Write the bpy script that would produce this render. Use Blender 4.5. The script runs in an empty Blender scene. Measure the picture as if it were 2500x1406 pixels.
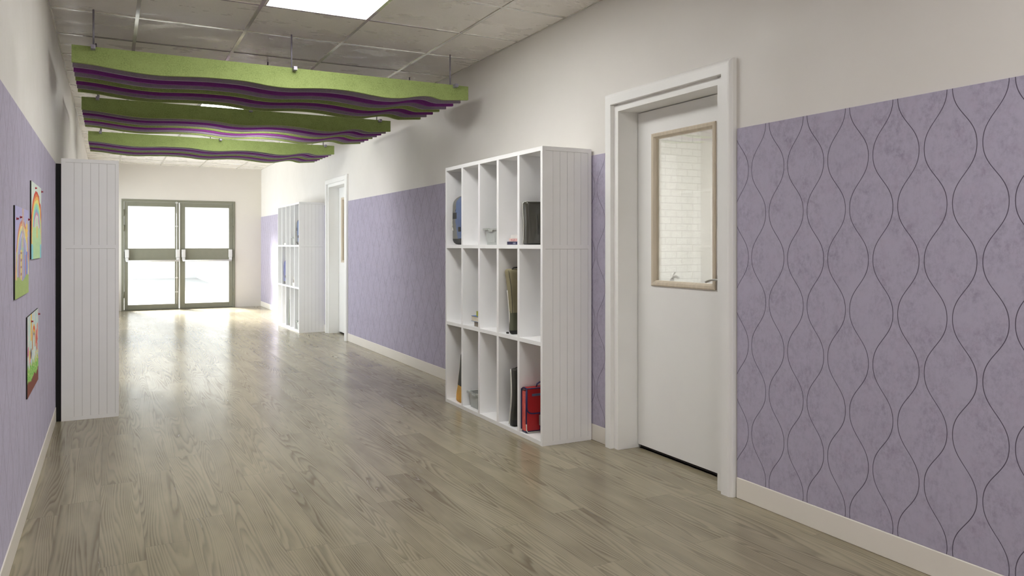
import bpy, bmesh, math, random
from mathutils import Vector, Matrix, noise as mnoise
random.seed(7)
SC = bpy.context.scene
COL = SC.collection
PI = math.pi

# ------------------------------------------------------------------ materials
def lin(c):
    return tuple((x/255/12.92 if x/255 <= .04045 else ((x/255+.055)/1.055)**2.4) for x in c)

class NT:
    """small helper around a node tree"""
    def __init__(s, m):
        m.use_nodes = True
        s.t = m.node_tree; s.t.nodes.clear()
        s.out = s.n('ShaderNodeOutputMaterial')
    def n(s, kind, **kw):
        nd = s.t.nodes.new(kind)
        for k, v in kw.items(): setattr(nd, k, v)
        return nd
    def l(s, a, b): s.t.links.new(a, b)
    def put(s, sock, v):
        if hasattr(v, 'is_linked') or hasattr(v, 'links'): s.l(v, sock)
        else: sock.default_value = v
    def m(s, op, a, b=None, c=None, clamp=False):
        nd = s.n('ShaderNodeMath', operation=op); nd.use_clamp = clamp
        s.put(nd.inputs[0], a)
        if b is not None: s.put(nd.inputs[1], b)
        if c is not None: s.put(nd.inputs[2], c)
        return nd.outputs[0]
    def mix(s, f, a, b):
        nd = s.n('ShaderNodeMix', data_type='RGBA')
        s.put(nd.inputs[0], f); s.put(nd.inputs[6], a); s.put(nd.inputs[7], b)
        return nd.outputs[2]
    def comb(s, x, y, z):
        nd = s.n('ShaderNodeCombineXYZ')
        for i, v in enumerate((x, y, z)): s.put(nd.inputs[i], v)
        return nd.outputs[0]
    def noise(s, vec, scale, detail=2., rough=.5, dist=0.):
        nd = s.n('ShaderNodeTexNoise'); s.put(nd.inputs['Vector'], vec)
        nd.inputs['Scale'].default_value = scale; nd.inputs['Detail'].default_value = detail
        nd.inputs['Roughness'].default_value = rough; nd.inputs['Distortion'].default_value = dist
        return nd.outputs['Fac']
    def remap(s, v, a, b, c, d):
        nd = s.n('ShaderNodeMapRange'); s.put(nd.inputs[0], v)
        for i, k in enumerate((a, b, c, d)): nd.inputs[i+1].default_value = k
        return nd.outputs[0]
    def obj(s):
        return s.n('ShaderNodeTexCoord').outputs['Object']
    def xyz(s, v):
        nd = s.n('ShaderNodeSeparateXYZ'); s.l(v, nd.inputs[0]); return nd.outputs
    def scale(s, v, k):
        nd = s.n('ShaderNodeVectorMath', operation='MULTIPLY'); s.l(v, nd.inputs[0]); nd.inputs[1].default_value = k
        return nd.outputs[0]
    def bump(s, h, strength=.2, dist=.002):
        nd = s.n('ShaderNodeBump'); nd.inputs['Strength'].default_value = strength
        nd.inputs['Distance'].default_value = dist; s.l(h, nd.inputs['Height']); return nd.outputs[0]
    def bsdf(s, color, rough=.5, normal=None, spec=.5, metal=0., coat=0., sheen=0.):
        b = s.n('ShaderNodeBsdfPrincipled')
        s.put(b.inputs['Base Color'], color if not isinstance(color, tuple) else (*color[:3], 1))
        s.put(b.inputs['Roughness'], rough)
        b.inputs['Specular IOR Level'].default_value = spec
        b.inputs['Metallic'].default_value = metal
        b.inputs['Coat Weight'].default_value = coat
        b.inputs['Sheen Weight'].default_value = sheen
        if normal is not None: s.l(normal, b.inputs['Normal'])
        s.l(b.outputs[0], s.out.inputs[0]); return b

MATS = {}
def M(name, rgb, rough=.5, spec=.5, metal=0., var=.06, vscale=14., bump=0., bscale=120., sheen=0., coat=0., vec=(1, 1, 1)):
    if name in MATS: return MATS[name]
    m = bpy.data.materials.new(name); t = NT(m); c = lin(rgb)
    co = t.scale(t.obj(), vec)
    f = t.noise(co, vscale, 3.)
    f2 = t.remap(f, .3, .7, 0, 1)
    col = t.mix(f2, (*[x*(1-var) for x in c], 1), (*[min(1, x*(1+var)) for x in c], 1))
    nrm = t.bump(t.noise(co, bscale, 3.), bump, .002) if bump else None
    t.bsdf(col, rough, nrm, spec, metal, coat, sheen)
    MATS[name] = m; return m

def emit(name, rgb, k):
    m = bpy.data.materials.new(name); t = NT(m)
    e = t.n('ShaderNodeEmission'); e.inputs[0].default_value = (*lin(rgb), 1); e.inputs[1].default_value = k
    t.l(e.outputs[0], t.out.inputs[0]); MATS[name] = m; return m

def felt(name, rgb, dark, amount=.5):
    m = bpy.data.materials.new(name); t = NT(m); o = t.obj()
    big = t.remap(t.noise(o, 14, 6., .7), .3, .7, .15, 1)
    fine = t.remap(t.noise(o, 110, 5., .75), .4, .66, 0, 1)
    f = t.m('MULTIPLY', t.m('MULTIPLY', big, fine), amount)
    col = t.mix(f, (*lin(rgb), 1), (*lin(dark), 1))
    t.bsdf(col, .95, t.bump(t.noise(o, 400, 3.), .25, .001), .12)
    MATS[name] = m; return m

# ------------------------------------------------------------------ mesh builder
class MB:
    def __init__(s): s.v = []; s.f = []; s.mi = []; s.sm = []
    def add(s, vs, fs, mi=0, smooth=False):
        o = len(s.v); s.v += [tuple(p) for p in vs]
        for f in fs: s.f.append(tuple(i+o for i in f)); s.mi.append(mi); s.sm.append(smooth)
        return s
    def box(s, x0, x1, y0, y1, z0, z1, mi=0):
        x0, x1 = sorted((x0, x1)); y0, y1 = sorted((y0, y1)); z0, z1 = sorted((z0, z1))
        v = [(x, y, z) for x in (x0, x1) for y in (y0, y1) for z in (z0, z1)]
        return s.add(v, [(0, 1, 3, 2), (4, 6, 7, 5), (0, 4, 5, 1), (2, 3, 7, 6), (0, 2, 6, 4), (1, 5, 7, 3)], mi)
    def prism(s, poly, axis, a, b, mi=0, smooth=False):
        """poly: 2D points; axis 0/1/2 the extrusion axis, the other two in order"""
        n = len(poly)
        def P(p, t):
            q = [0, 0, 0]; oth = [i for i in range(3) if i != axis]
            q[axis] = t; q[oth[0]] = p[0]; q[oth[1]] = p[1]; return tuple(q)
        v = [P(p, a) for p in poly] + [P(p, b) for p in poly]
        s.add(v, [tuple(range(n))[::-1], tuple(range(n, 2*n))], mi)
        o = len(s.v)-2*n
        for i in range(n):
            j = (i+1) % n
            s.f.append((o+i, o+j, o+n+j, o+n+i)); s.mi.append(mi); s.sm.append(smooth)
        return s
    def tube(s, pts, r, n=10, mi=0, closed=False, flat=1.0):
        pts = [Vector(p) for p in pts]; N = len(pts); rings = []
        up = None
        for i, p in enumerate(pts):
            a = pts[(i-1) % N] if (closed or i > 0) else p
            b = pts[(i+1) % N] if (closed or i < N-1) else p
            d = (b-a).normalized()
            if up is None:
                up = Vector((0, 0, 1)) if abs(d.z) < .9 else Vector((1, 0, 0))
            x = d.cross(up).normalized(); y = x.cross(d).normalized(); up = y
            rr = r[i] if isinstance(r, (list, tuple)) else r
            rings.append([p + x*math.cos(2*PI*k/n)*rr + y*math.sin(2*PI*k/n)*rr*flat for k in range(n)])
        v = [q for R in rings for q in R]; f = []
        for i in range(N if closed else N-1):
            j = (i+1) % N
            for k in range(n):
                f.append((i*n+k, i*n+(k+1) % n, j*n+(k+1) % n, j*n+k))
        s.add(v, f, mi, True)
        if not closed:
            o = len(s.v)-len(v)
            s.add([], [], mi)
            s.f.append(tuple(o+k for k in range(n))[::-1]); s.mi.append(mi); s.sm.append(False)
            s.f.append(tuple(o+(N-1)*n+k for k in range(n))); s.mi.append(mi); s.sm.append(False)
        return s
    def cyl(s, a, b, r, n=20, mi=0): return s.tube([a, b], r, n, mi)
    def build(s, name, mats, parent=None, bevel=0., seg=2, loc=None, recalc=True):
        me = bpy.data.meshes.new(name)
        me.from_pydata(s.v, [], s.f)
        if not isinstance(mats, (list, tuple)): mats = [mats]
        for m in mats: me.materials.append(m)
        for p, mi, sm in zip(me.polygons, s.mi, s.sm): p.material_index = mi; p.use_smooth = sm
        if recalc:
            bm = bmesh.new(); bm.from_mesh(me); bmesh.ops.recalc_face_normals(bm, faces=bm.faces); bm.to_mesh(me); bm.free()
        me.update()
        o = bpy.data.objects.new(name, me); COL.objects.link(o)
        if loc: o.location = loc
        if parent: o.parent = parent
        if bevel:
            b = o.modifiers.new('bevel', 'BEVEL'); b.width = bevel; b.segments = seg; b.limit_method = 'ANGLE'; b.angle_limit = .6
            b.harden_normals = False
        return o

def tag(o, label=None, cat=None, group=None, kind=None):
    if label: o['label'] = label
    if cat: o['category'] = cat
    if group: o['group'] = group
    if kind: o['kind'] = kind
    return o
def empty(name, loc, label, cat, group=None, kind=None, rz=0):
    o = bpy.data.objects.new(name, None); COL.objects.link(o); o.location = loc; o.rotation_euler.z = rz
    o.empty_display_size = .1
    return tag(o, label, cat, group, kind)
def copy_tree(o, parent=None):
    c = o.copy(); COL.objects.link(c)
    if parent: c.parent = parent
    for ch in list(o.children): copy_tree(ch, c)
    return c
def bx(name, d, mats, parent=None, bevel=0., loc=None):
    return MB().box(*d).build(name, mats, parent, bevel, loc=loc)

# ------------------------------------------------------------------ dimensions (metres)
XR, XL = 2.68, -0.333          # faces of the felt panels right and left
YB, YF = 15.89, -5.0           # far end wall, wall behind the viewer
ZC = 2.735
GX = [.16+.685*k for k in range(4)]
GY0, GS = 4.985, .666

# ------------------------------------------------------------------ surface materials
def mat_plaster(name, rgb):
    m = bpy.data.materials.new(name); t = NT(m); o = t.obj()
    c = lin(rgb)
    f = t.remap(t.noise(o, 1.7, 6., .65), .35, .7, 0, 1)
    col = t.mix(f, (*[x*.97 for x in c], 1), (*c, 1))
    r = t.remap(t.noise(o, 2.6, 6., .7), .3, .7, .36, .7)
    n = t.bump(t.noise(o, 5, 8., .7), .16, .006)
    t.bsdf(col, r, n, .5); MATS[name] = m; return m
W_WALL = mat_plaster('white_plaster', (226, 223, 218))
W_END = mat_plaster('cream_plaster', (216, 212, 204))

def mat_panel():
    m = bpy.data.materials.new('purple_felt'); t = NT(m); o = t.obj(); x, y, z = t.xyz(o)
    st = t.scale(o, (1, 1, .75))
    cloud = t.remap(t.noise(o, 7.5, 6., .72), .36, .66, 0, 1)
    fib = t.remap(t.noise(st, 48, 6., .8), .42, .64, 0, 1)
    pink = t.remap(t.noise(o, 16, 4., .7), .5, .72, 0, 1)
    base = t.mix(t.m('MULTIPLY', t.m('MULTIPLY', cloud, fib), .68), (*lin((179, 174, 193)), 1), (*lin((134, 127, 146)), 1))
    base = t.mix(t.m('MULTIPLY', pink, .16), base, (*lin((172, 146, 168)), 1))
    # pairs of wavy lines
    P, V, A = .1078, .4155, .0438
    yy = t.m('DIVIDE', t.m('SUBTRACT', y, 2.5045), P)
    j = t.m('FLOOR', t.m('ADD', yy, .5))
    par = t.m('MODULO', t.m('ABSOLUTE', j), 2.)
    sg = t.m('SUBTRACT', 1., t.m('MULTIPLY', par, 2.))
    ph = t.m('MULTIPLY', t.m('SUBTRACT', z, 1.785), 2*PI/V)
    wob = t.m('ADD', t.m('COSINE', ph), t.m('MULTIPLY', t.m('COSINE', t.m('MULTIPLY', ph, 3.)), -.04))
    tgt = t.m('MULTIPLY', t.m('MULTIPLY', sg, wob), A/.96)
    dy = t.m('SUBTRACT', t.m('MULTIPLY', t.m('SUBTRACT', yy, j), P), tgt)
    slope = t.m('MULTIPLY', t.m('SINE', ph), A*2*PI/V)
    dist = t.m('DIVIDE', t.m('ABSOLUTE', dy), t.m('SQRT', t.m('ADD', 1., t.m('MULTIPLY', slope, slope))))
    line = t.remap(dist, .0008, .0019, 1, 0)
    col = t.mix(line, base, (*lin((76, 68, 82)), 1))
    h = t.m('SUBTRACT', t.m('MULTIPLY', t.noise(o, 300, 3.), .15), line)
    b = t.bsdf(col, .95, t.bump(h, .5, .002), .15, sheen=.35); b.inputs['Sheen Roughness'].default_value = .5; b.inputs['Sheen Tint'].default_value = (.82, .8, 1., 1)
    return m
M_PANEL = mat_panel()

def mat_floor():
    m = bpy.data.materials.new('oak_vinyl'); t = NT(m)
    uv = t.n('ShaderNodeUVMap', uv_map='plank').outputs[0]
    rnd = t.n('ShaderNodeAttribute', attribute_name='rnd').outputs['Fac']
    u, v, _ = t.xyz(uv)                       # metres inside the plank
    ru = t.m('ADD', u, t.m('MULTIPLY', rnd, 43.)); rv = t.m('ADD', v, t.m('MULTIPLY', rnd, 97.))
    big = t.noise(t.comb(t.m('MULTIPLY', ru, 5.5), t.m('MULTIPLY', rv, .30), 0.), 1.3, 1.2, .45)
    small = t.noise(t.comb(t.m('MULTIPLY', ru, 30.), t.m('MULTIPLY', rv, 2.2), 3.), 1., 2., .5)
    lean = t.m('MULTIPLY', t.m('SUBTRACT', t.m('FRACT', t.m('MULTIPLY', rnd, 3.77)), .5), 215.)
    field = t.m('ADD', t.m('ADD', t.m('MULTIPLY', big, 30.), t.m('MULTIPLY', small, .9)), t.m('MULTIPLY', u, lean))
    fr = t.m('FRACT', field)
    ring = t.m('MULTIPLY', t.remap(fr, .25, .8, 0., 1.), t.remap(fr, .82, 1., 1., 0.))   # growth rings
    fib = t.noise(t.comb(t.m('MULTIPLY', ru, 240.), t.m('MULTIPLY', rv, 4.), 0.), 1., 1., .5)
    patch = t.noise(t.comb(t.m('MULTIPLY', ru, 7.), t.m('MULTIPLY', rv, 1.5), 9.), 1., 3., .6)
    amt = t.remap(patch, .3, .65, .25, 1.)
    grain = t.m('MULTIPLY', ring, amt)
    light, dark = lin((158, 149, 125)), lin((108, 99, 79))
    f = t.m('ADD', t.m('MULTIPLY', grain, .66), t.m('MULTIPLY', t.remap(fib, .2, .8, 0, 1), .16))
    tone = t.m('MULTIPLY', t.m('SUBTRACT', t.m('FRACT', t.m('MULTIPLY', rnd, 7.31)), .5), .3)
    tone2 = t.m('MULTIPLY', t.m('SUBTRACT', patch, .5), .8)
    f = t.m('ADD', t.m('ADD', f, .1), t.m('ADD', tone, tone2), clamp=True)
    col = t.mix(f, (*light, 1), (*dark, 1))
    edge = t.n('ShaderNodeAttribute', attribute_name='plank_len').outputs['Fac']
    d = t.m('MINIMUM', t.m('MINIMUM', u, t.m('SUBTRACT', .1655, u)), t.m('MINIMUM', v, t.m('SUBTRACT', edge, v)))
    seam = t.remap(d, .0004, .0016, 1, 0)
    col = t.mix(t.m('MULTIPLY', seam, .45), col, (*lin((88, 80, 66)), 1))
    h = t.m('SUBTRACT', t.m('MULTIPLY', patch, .3), t.m('MULTIPLY', seam, 1.))
    rough = t.m('ADD', t.remap(patch, .3, .7, .19, .25), t.m('MULTIPLY', grain, .03))
    t.bsdf(col, rough, t.bump(h, .12, .0012), .42)
    return m
M_FLOOR = mat_floor()

def mat_ceiling():
    m = bpy.data.materials.new('ceiling_tile'); t = NT(m); o = t.obj(); x, y, z = t.xyz(o)
    c = lin((230, 226, 219))
    sp = t.remap(t.noise(o, 160, 2.), .3, .7, 0, 1)
    col = t.mix(sp, (*[k*.93 for k in c], 1), (*c, 1))
    st = t.scale(o, (1., 1.8, 1.))
    big = t.noise(st, 3.4, 4., .6)
    r = t.remap(big, .35, .7, .22, .5)
    n = t.bump(t.m('ADD', big, t.m('MULTIPLY', t.noise(o, 90, 3.), .2)), .035, .006)
    t.bsdf(col, r, n, .5); return m
M_CEIL = mat_ceiling()
M_GRID = M('grid_metal', (226, 224, 216), .16, .6, .55, var=.02)
M_WHITE = M('white_laminate', (242, 242, 242), .42, .4, var=.015, vscale=5)
M_PAINT = M('white_door_paint', (240, 240, 238), .38, .45, var=.012, vscale=4)
M_SKIRT = M('skirting_paint', (236, 231, 222), .4, .45, var=.015, vscale=4)
M_DARK = M('black_board', (22, 22, 22), .6, .3, var=.2, vscale=200, bump=.4, bscale=300)  # black for the painted shade in the gap behind the left unit
M_GROOVE = M('groove_shadow_gap', (166, 163, 160), .8, .2)  # grey that paints shade into the end panel grooves
M_OLIVE = M('olive_aluminium', (130, 130, 115), .45, .4, .15, var=.03)
M_STEEL = M('brushed_steel', (178, 176, 172), .3, .5, .85, var=.03)
M_SILVER = M('silver_plastic', (216, 216, 214), .35, .5, .2, var=.02)
M_BEAD = M('beech_beading', (206, 194, 174), .5, .4, var=.07, vscale=9, vec=(6, 6, .7))
M_GAP = M('dark_gap', (70, 66, 62), .8, .2)
M_CLIP = M('lilac_metal', (148, 144, 158), .4, .5, .35, var=.03)
M_PUT = M('grey_plastic', (176, 180, 176), .38, .5, var=.03)

def mat_glass():
    m = bpy.data.materials.new('clear_glass'); t = NT(m)
    tr = t.n('ShaderNodeBsdfTransparent'); tr.inputs[0].default_value = (.972, .978, .978, 1)
    gl = t.n('ShaderNodeBsdfGlossy'); gl.inputs['Roughness'].default_value = .02
    fr = t.n('ShaderNodeFresnel'); fr.inputs[0].default_value = 1.45
    mx = t.n('ShaderNodeMixShader'); t.l(t.m('MULTIPLY', fr.outputs[0], .8), mx.inputs[0])
    t.l(tr.outputs[0], mx.inputs[1]); t.l(gl.outputs[0], mx.inputs[2]); t.l(mx.outputs[0], t.out.inputs[0])
    return m
M_GLASS = mat_glass()

def mat_tiles():
    m = bpy.data.materials.new('white_metro_tile'); t = NT(m); o = t.obj(); x, y, z = t.xyz(o)
    b = t.n('ShaderNodeTexBrick'); b.offset = .5
    t.l(t.comb(t.m('SUBTRACT', x, 5.81-.04), t.m('SUBTRACT', z, .853), 0.), b.inputs['Vector'])
    b.inputs['Color1'].default_value = (*lin((236, 235, 230)), 1); b.inputs['Color2'].default_value = (*lin((232, 231, 226)), 1)
    b.inputs['Mortar'].default_value = (*lin((196, 195, 190)), 1)
    b.inputs['Scale'].default_value = 1.; b.inputs['Mortar Size'].default_value = .0042; b.inputs['Mortar Smooth'].default_value = .3
    b.inputs['Brick Width'].default_value = .152; b.inputs['Row Height'].default_value = .075
    t.bsdf(b.outputs['Color'], .25, t.bump(b.outputs['Fac'], -.4, .003), .5)
    return m

# ------------------------------------------------------------------ the setting
S = 'structure'
# floor planks: one mesh, one face per plank
def build_floor(name, x0, x1, y0, y1):
    rows = {-2: 5.126, -1: 4.15, 0: 4.395, 1: 3.414, 2: 3.667}
    W = .1655; rng = random.Random(3)
    V, F, UV, RN, LN = [], [], [], [], []
    r0 = math.floor((x0+.04)/W); r1 = math.ceil((x1+.04)/W)
    for r in range(r0, r1):
        L = 1.12; a = rows.get(r, y0 + rng.random()*L)
        ys = []; k = a
        while k > y0: k -= L
        while k < y1: ys.append(k); k += L
        xa, xb = -.04+r*W, -.04+(r+1)*W
        for k in ys:
            ca, cb, da, db = max(xa, x0), min(xb, x1), max(k, y0), min(k+L, y1)
            if cb <= ca or db <= da: continue
            o = len(V); V += [(ca, da, 0), (cb, da, 0), (cb, db, 0), (ca, db, 0)]; F.append((o, o+1, o+2, o+3))
            UV += [(ca-xa, da-k), (cb-xa, da-k), (cb-xa, db-k), (ca-xa, db-k)]
            RN.append(rng.random()); LN.append(L)
    me = bpy.data.meshes.new(name); me.from_pydata(V, [], F)
    uv = me.uv_layers.new(name='plank')
    for i, c in enumerate(UV): uv.data[i].uv = c
    a = me.attributes.new('rnd', 'FLOAT', 'FACE'); b = me.attributes.new('plank_len', 'FLOAT', 'FACE')
    for i in range(len(F)): a.data[i].value = RN[i]; b.data[i].value = LN[i]
    me.materials.append(M_FLOOR)
    o = bpy.data.objects.new(name, me); COL.objects.link(o); return o
tag(build_floor('floor', -.45, 2.9, YF, YB+.2), 'grey brown oak plank floor running down the corridor', 'floor', kind=S)

# ceiling plate with openings only visually closed by lamps; grid bars are a part of it
ceil = tag(bx('ceiling', (-.5, 2.83, YF, YB+.2, ZC, ZC+.12), M_CEIL), 'suspended tile ceiling with pale metal grid', 'ceiling', kind=S)
g = MB()
for x in GX:
    g.prism([(x-.013, ZC), (x-.011, ZC-.005), (x+.011, ZC-.005), (x+.013, ZC)], 1, YF, YB)
k = -15
while GY0+k*GS < YB:
    y = GY0+k*GS; k += 1
    if y < YF: continue
    g.prism([(y-.012, ZC), (y-.010, ZC-.0045), (y+.010, ZC-.0045), (y+.012, ZC)], 0, XL-.01, XR+.008)
g.box(XR-.002, XR+.01, YF, YB, ZC-.004, ZC); g.box(XL-.012, XL+.002, YF, YB, ZC-.004, ZC)
g.build('grid', M_GRID, ceil)

WT = .14
D1, D2 = (2.748, 3.838), (2.748+6.80, 3.838+6.80)     # outer casing limits of the two side doors
OP = [(2.86, 3.74), (2.86+6.80, 3.74+6.80)]            # wall openings
ZO = 2.035
wr = MB(); x0, x1 = XR+.008, XR+.008+WT
ys = [YF, OP[0][0], OP[0][1], OP[1][0], OP[1][1], YB+.2]
for i in (0, 2, 4): wr.box(x0, x1, ys[i], ys[i+1], 0, ZC)
for o_ in OP: wr.box(x0, x1, o_[0], o_[1], ZO, ZC)
wall_r = tag(wr.build('wall_right', W_WALL), 'off white corridor wall holding two doors, purple felt below', 'wall', kind=S)
for (a, b), where in zip(((YF, D1[0]+.004), (D1[1]-.004, D2[0]+.004), (D2[1]-.004, YB)), ('in the foreground before the nearest door', 'between the two side doors', 'beyond the second door behind the far shelving')):
    bx('felt_panel', (XR, x0+.001, a, b, .1, 1.784), M_PANEL, wall_r, .002)['label'] = 'purple felt panel with paired black wavy lines'
    s = tag(bx('baseboard_right', (XR-.004, x0+.001, a, b, 0, .1), M_SKIRT, None, .003), 'white skirting along the right wall ' + where, 'skirting', kind=S)
ADDED_WINS = [(8.6, 12.2, .6, 2.0), (13.3, 15.7, .35, 2.25)]     # unseen windows added in the left wall to brighten the far end
wl = MB(); xa, xb = XL-.008-WT, XL-.008
yy = [YF] + [q for w_ in ADDED_WINS for q in w_[:2]] + [YB+.2]
for k in (0, 2, 4): wl.box(xa, xb, yy[k], yy[k+1], 0, ZC)
for w_ in ADDED_WINS: wl.box(xa, xb, w_[0], w_[1], 0, w_[2]); wl.box(xa, xb, w_[0], w_[1], w_[3], ZC)
wall_l = tag(wl.build('wall_left', W_WALL), 'off white corridor wall on the left, purple felt below', 'wall', kind=S)
for a, b, h in ((YF, 6.14, 1.79), (7.66, 8.6, 1.79), (8.6, 12.2, .565), (12.2, 13.3, 1.79), (13.3, 15.7, .315), (15.7, YB, 1.79)):
    bx('felt_panel', (XL-.009, XL, a, b, .1, h), M_PANEL, wall_l, .002)['label'] = 'purple felt panel with paired black wavy lines'
for (a, b), where in zip(((YF, 6.14), (7.66, YB)), ('in front of the left shelving, below the drawings', 'hidden beyond the left shelving')):
    tag(bx('baseboard_left', (XL-.009, XL+.004, a, b, 0, .1), M_SKIRT, None, .003), 'white skirting along the left wall ' + where, 'skirting', kind=S)
for k, (a, b, c, d_) in enumerate(ADDED_WINS):
    win = empty('window_%d' % (k+1), (XL-.08, (a+b)/2, c), ('long window in the left wall just past the shelving', 'tall window in the left wall next to the end doors')[k], 'window', kind=S)  # added openings, out of view, that let extra daylight in
    wf = MB(); hw = (b-a)/2; hh = d_-c
    wf.box(-.03, .03, -hw, hw, 0, .05); wf.box(-.03, .03, -hw, hw, hh-.05, hh)
    for q in (-hw, -hw/3-.025, hw/3-.025, hw-.05): wf.box(-.03, .03, q, q+.05, .05, hh-.05)
    wf.build('window_frame', M_PAINT, win); bx('glass_pane', (-.004, .004, -hw+.02, hw-.02, .02, hh-.02), M_GLASS, win)
    bx('window_sill', (.03, .11, -hw, hw, -.035, .0), M_PAINT, win, .004)
DB = (.186, 2.188, 2.079)
w = MB(); w.box(XL-.15, DB[0], YB, YB+.2, 0, ZC); w.box(DB[1], x1, YB, YB+.2, 0, ZC); w.box(DB[0], DB[1], YB, YB+.2, DB[2], ZC)
tag(w.build('wall_end', W_END), 'cream end wall around the glazed double doors', 'wall', kind=S)
tag(bx('wall_front', (XL-.15, x1, YF-.15, YF, 0, ZC), W_WALL), 'wall behind the viewpoint closing the corridor', 'wall', kind=S)

# ---- side doors
def make_door():
    d = empty('door_1', (XR, 3.293, 0), 'nearest white door with wood beaded glass pane and steel lever', 'door', kind=S)
    def off(mb, name, mats, par=d, bevel=0.):
        mb.v = [(p[0]-XR, p[1]-3.293, p[2]) for p in mb.v]
        return mb.build(name, mats, par, bevel)
    # architrave: mitred moulded profile, swept round the three sides
    prof = [(0, .008), (0, -.014), (.003, -.020), (.008, -.025), (.015, -.0285), (.024, -.030), (.067, -.030), (.069, -.028), (.069, .008)]
    yo0, yo1, zt = 2.762, 3.832, 2.128
    path = [(yo0, 0, 1, 0), (yo0, zt, 1, -1), (yo1, zt, -1, -1), (yo1, 0, -1, 0)]
    mb = MB(); rings = []
    for (yy, zz, sy, sz) in path:
        rings.append([(XR+.0+b, yy+a*sy, zz+a*sz) for a, b in prof])
    n = len(prof); v = [p for R in rings for p in R]; f = []
    for i in range(3):
        for k in range(n-1): f.append((i*n+k, i*n+k+1, (i+1)*n+k+1, (i+1)*n+k))
    f += [tuple(range(n)), tuple(range(3*n, 4*n))[::-1]]
    off(mb.add(v, f), 'architrave', M_PAINT)
    j = MB()
    j.box(XR-.003, XR+.152, 2.83, 2.882, 0, ZO+.02); j.box(XR-.003, XR+.152, 3.722, 3.775, 0, ZO+.02)
    j.box(XR-.003, XR+.152, 2.882, 3.722, 2.018, 2.06)
    j.box(2.863, 2.878, 2.83, 2.90, 0, ZO+.02); j.box(2.863, 2.878, 3.705, 3.775, 0, ZO+.02); j.box(2.863, 2.878, 2.90, 3.705, 2.0, 2.06)
    j.box(2.8305, 2.8631, 2.84, 2.883, 0, ZO+.02); j.box(2.8305, 2.8631, 3.7215, 3.77, 0, ZO+.02); j.box(2.8305, 2.8631, 2.84, 3.77, 2.0175, 2.05)
    off(j, 'frame', M_PAINT)
    lf = MB(); a, b, c, e = 2.887, 3.718, .022, 2.013
    ga, gb, gc, ge = 3.06, 3.568, .997, 1.859
    xa, xb = 2.822, 2.862
    lf.box(xa, xb, a, ga, c, e); lf.box(xa, xb, gb, b, c, e); lf.box(xa, xb, ga, gb, c, gc); lf.box(xa, xb, ga, gb, ge, e)
    leaf = off(lf, 'leaf', M_PAINT)
    # bead round the glass
    bp = [(-.014, 0), (-.014, -.008), (-.008, -.011), (.006, -.009), (.017, .002), (.018, .006), (.018, .022), (0, .022)]
    path = [(ga, gc, 1, 1), (ga, ge, 1, -1), (gb, ge, -1, -1), (gb, gc, -1, 1)]
    v = []; f = []; n = len(bp)
    for (yy, zz, sy, sz) in path: v += [(xa+q, yy+p*sy, zz+p*sz) for p, q in bp]
    for i in range(4):
        for k in range(n):
            f.append((i*n+k, i*n+(k+1) % n, ((i+1) % 4)*n+(k+1) % n, ((i+1) % 4)*n+k))
    off(MB().add(v, f), 'glazing_bead', M_BEAD, leaf)['label'] = 'beige wooden bead framing the door glass'
    off(MB().box(xa+.010, xa+.016, ga+.005, gb-.005, gc+.005, ge-.005), 'glass_pane', M_GLASS, leaf)
    h = MB()
    h.box(xa-.012, xa+.001, 2.966, 3.028, .975, 1.062)
    h.cyl((xa-.006, 2.985, 1.04), (xa-.05, 2.985, 1.04), .0095, 16)
    h.tube([(xa-.05, 2.972, 1.0405), (xa-.05, 2.985, 1.0405), (xa-.05, 3.005, 1.040), (xa-.05, 3.035, 1.037), (xa-.05, 3.056, 1.0315), (xa-.049, 3.071, 1.026)],
           [.0085, .0085, .0078, .0075, .0078, .0082], 12, flat=.75)
    off(h, 'lever_handle', M_STEEL, leaf, .001)['label'] = 'curved steel lever handle'
    off(MB().box(xa+.02, xb-.004, a, b, .002, .03), 'threshold_seal', M_GAP)  # dark box painting the shaded gap and threshold under the leaf
    return d
door1 = make_door()
door2 = copy_tree(door1); door2.name = 'door_2'; door2.location.y += 6.80
door2['label'] = 'second white door, far along the right wall beyond the shelving'

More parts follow.
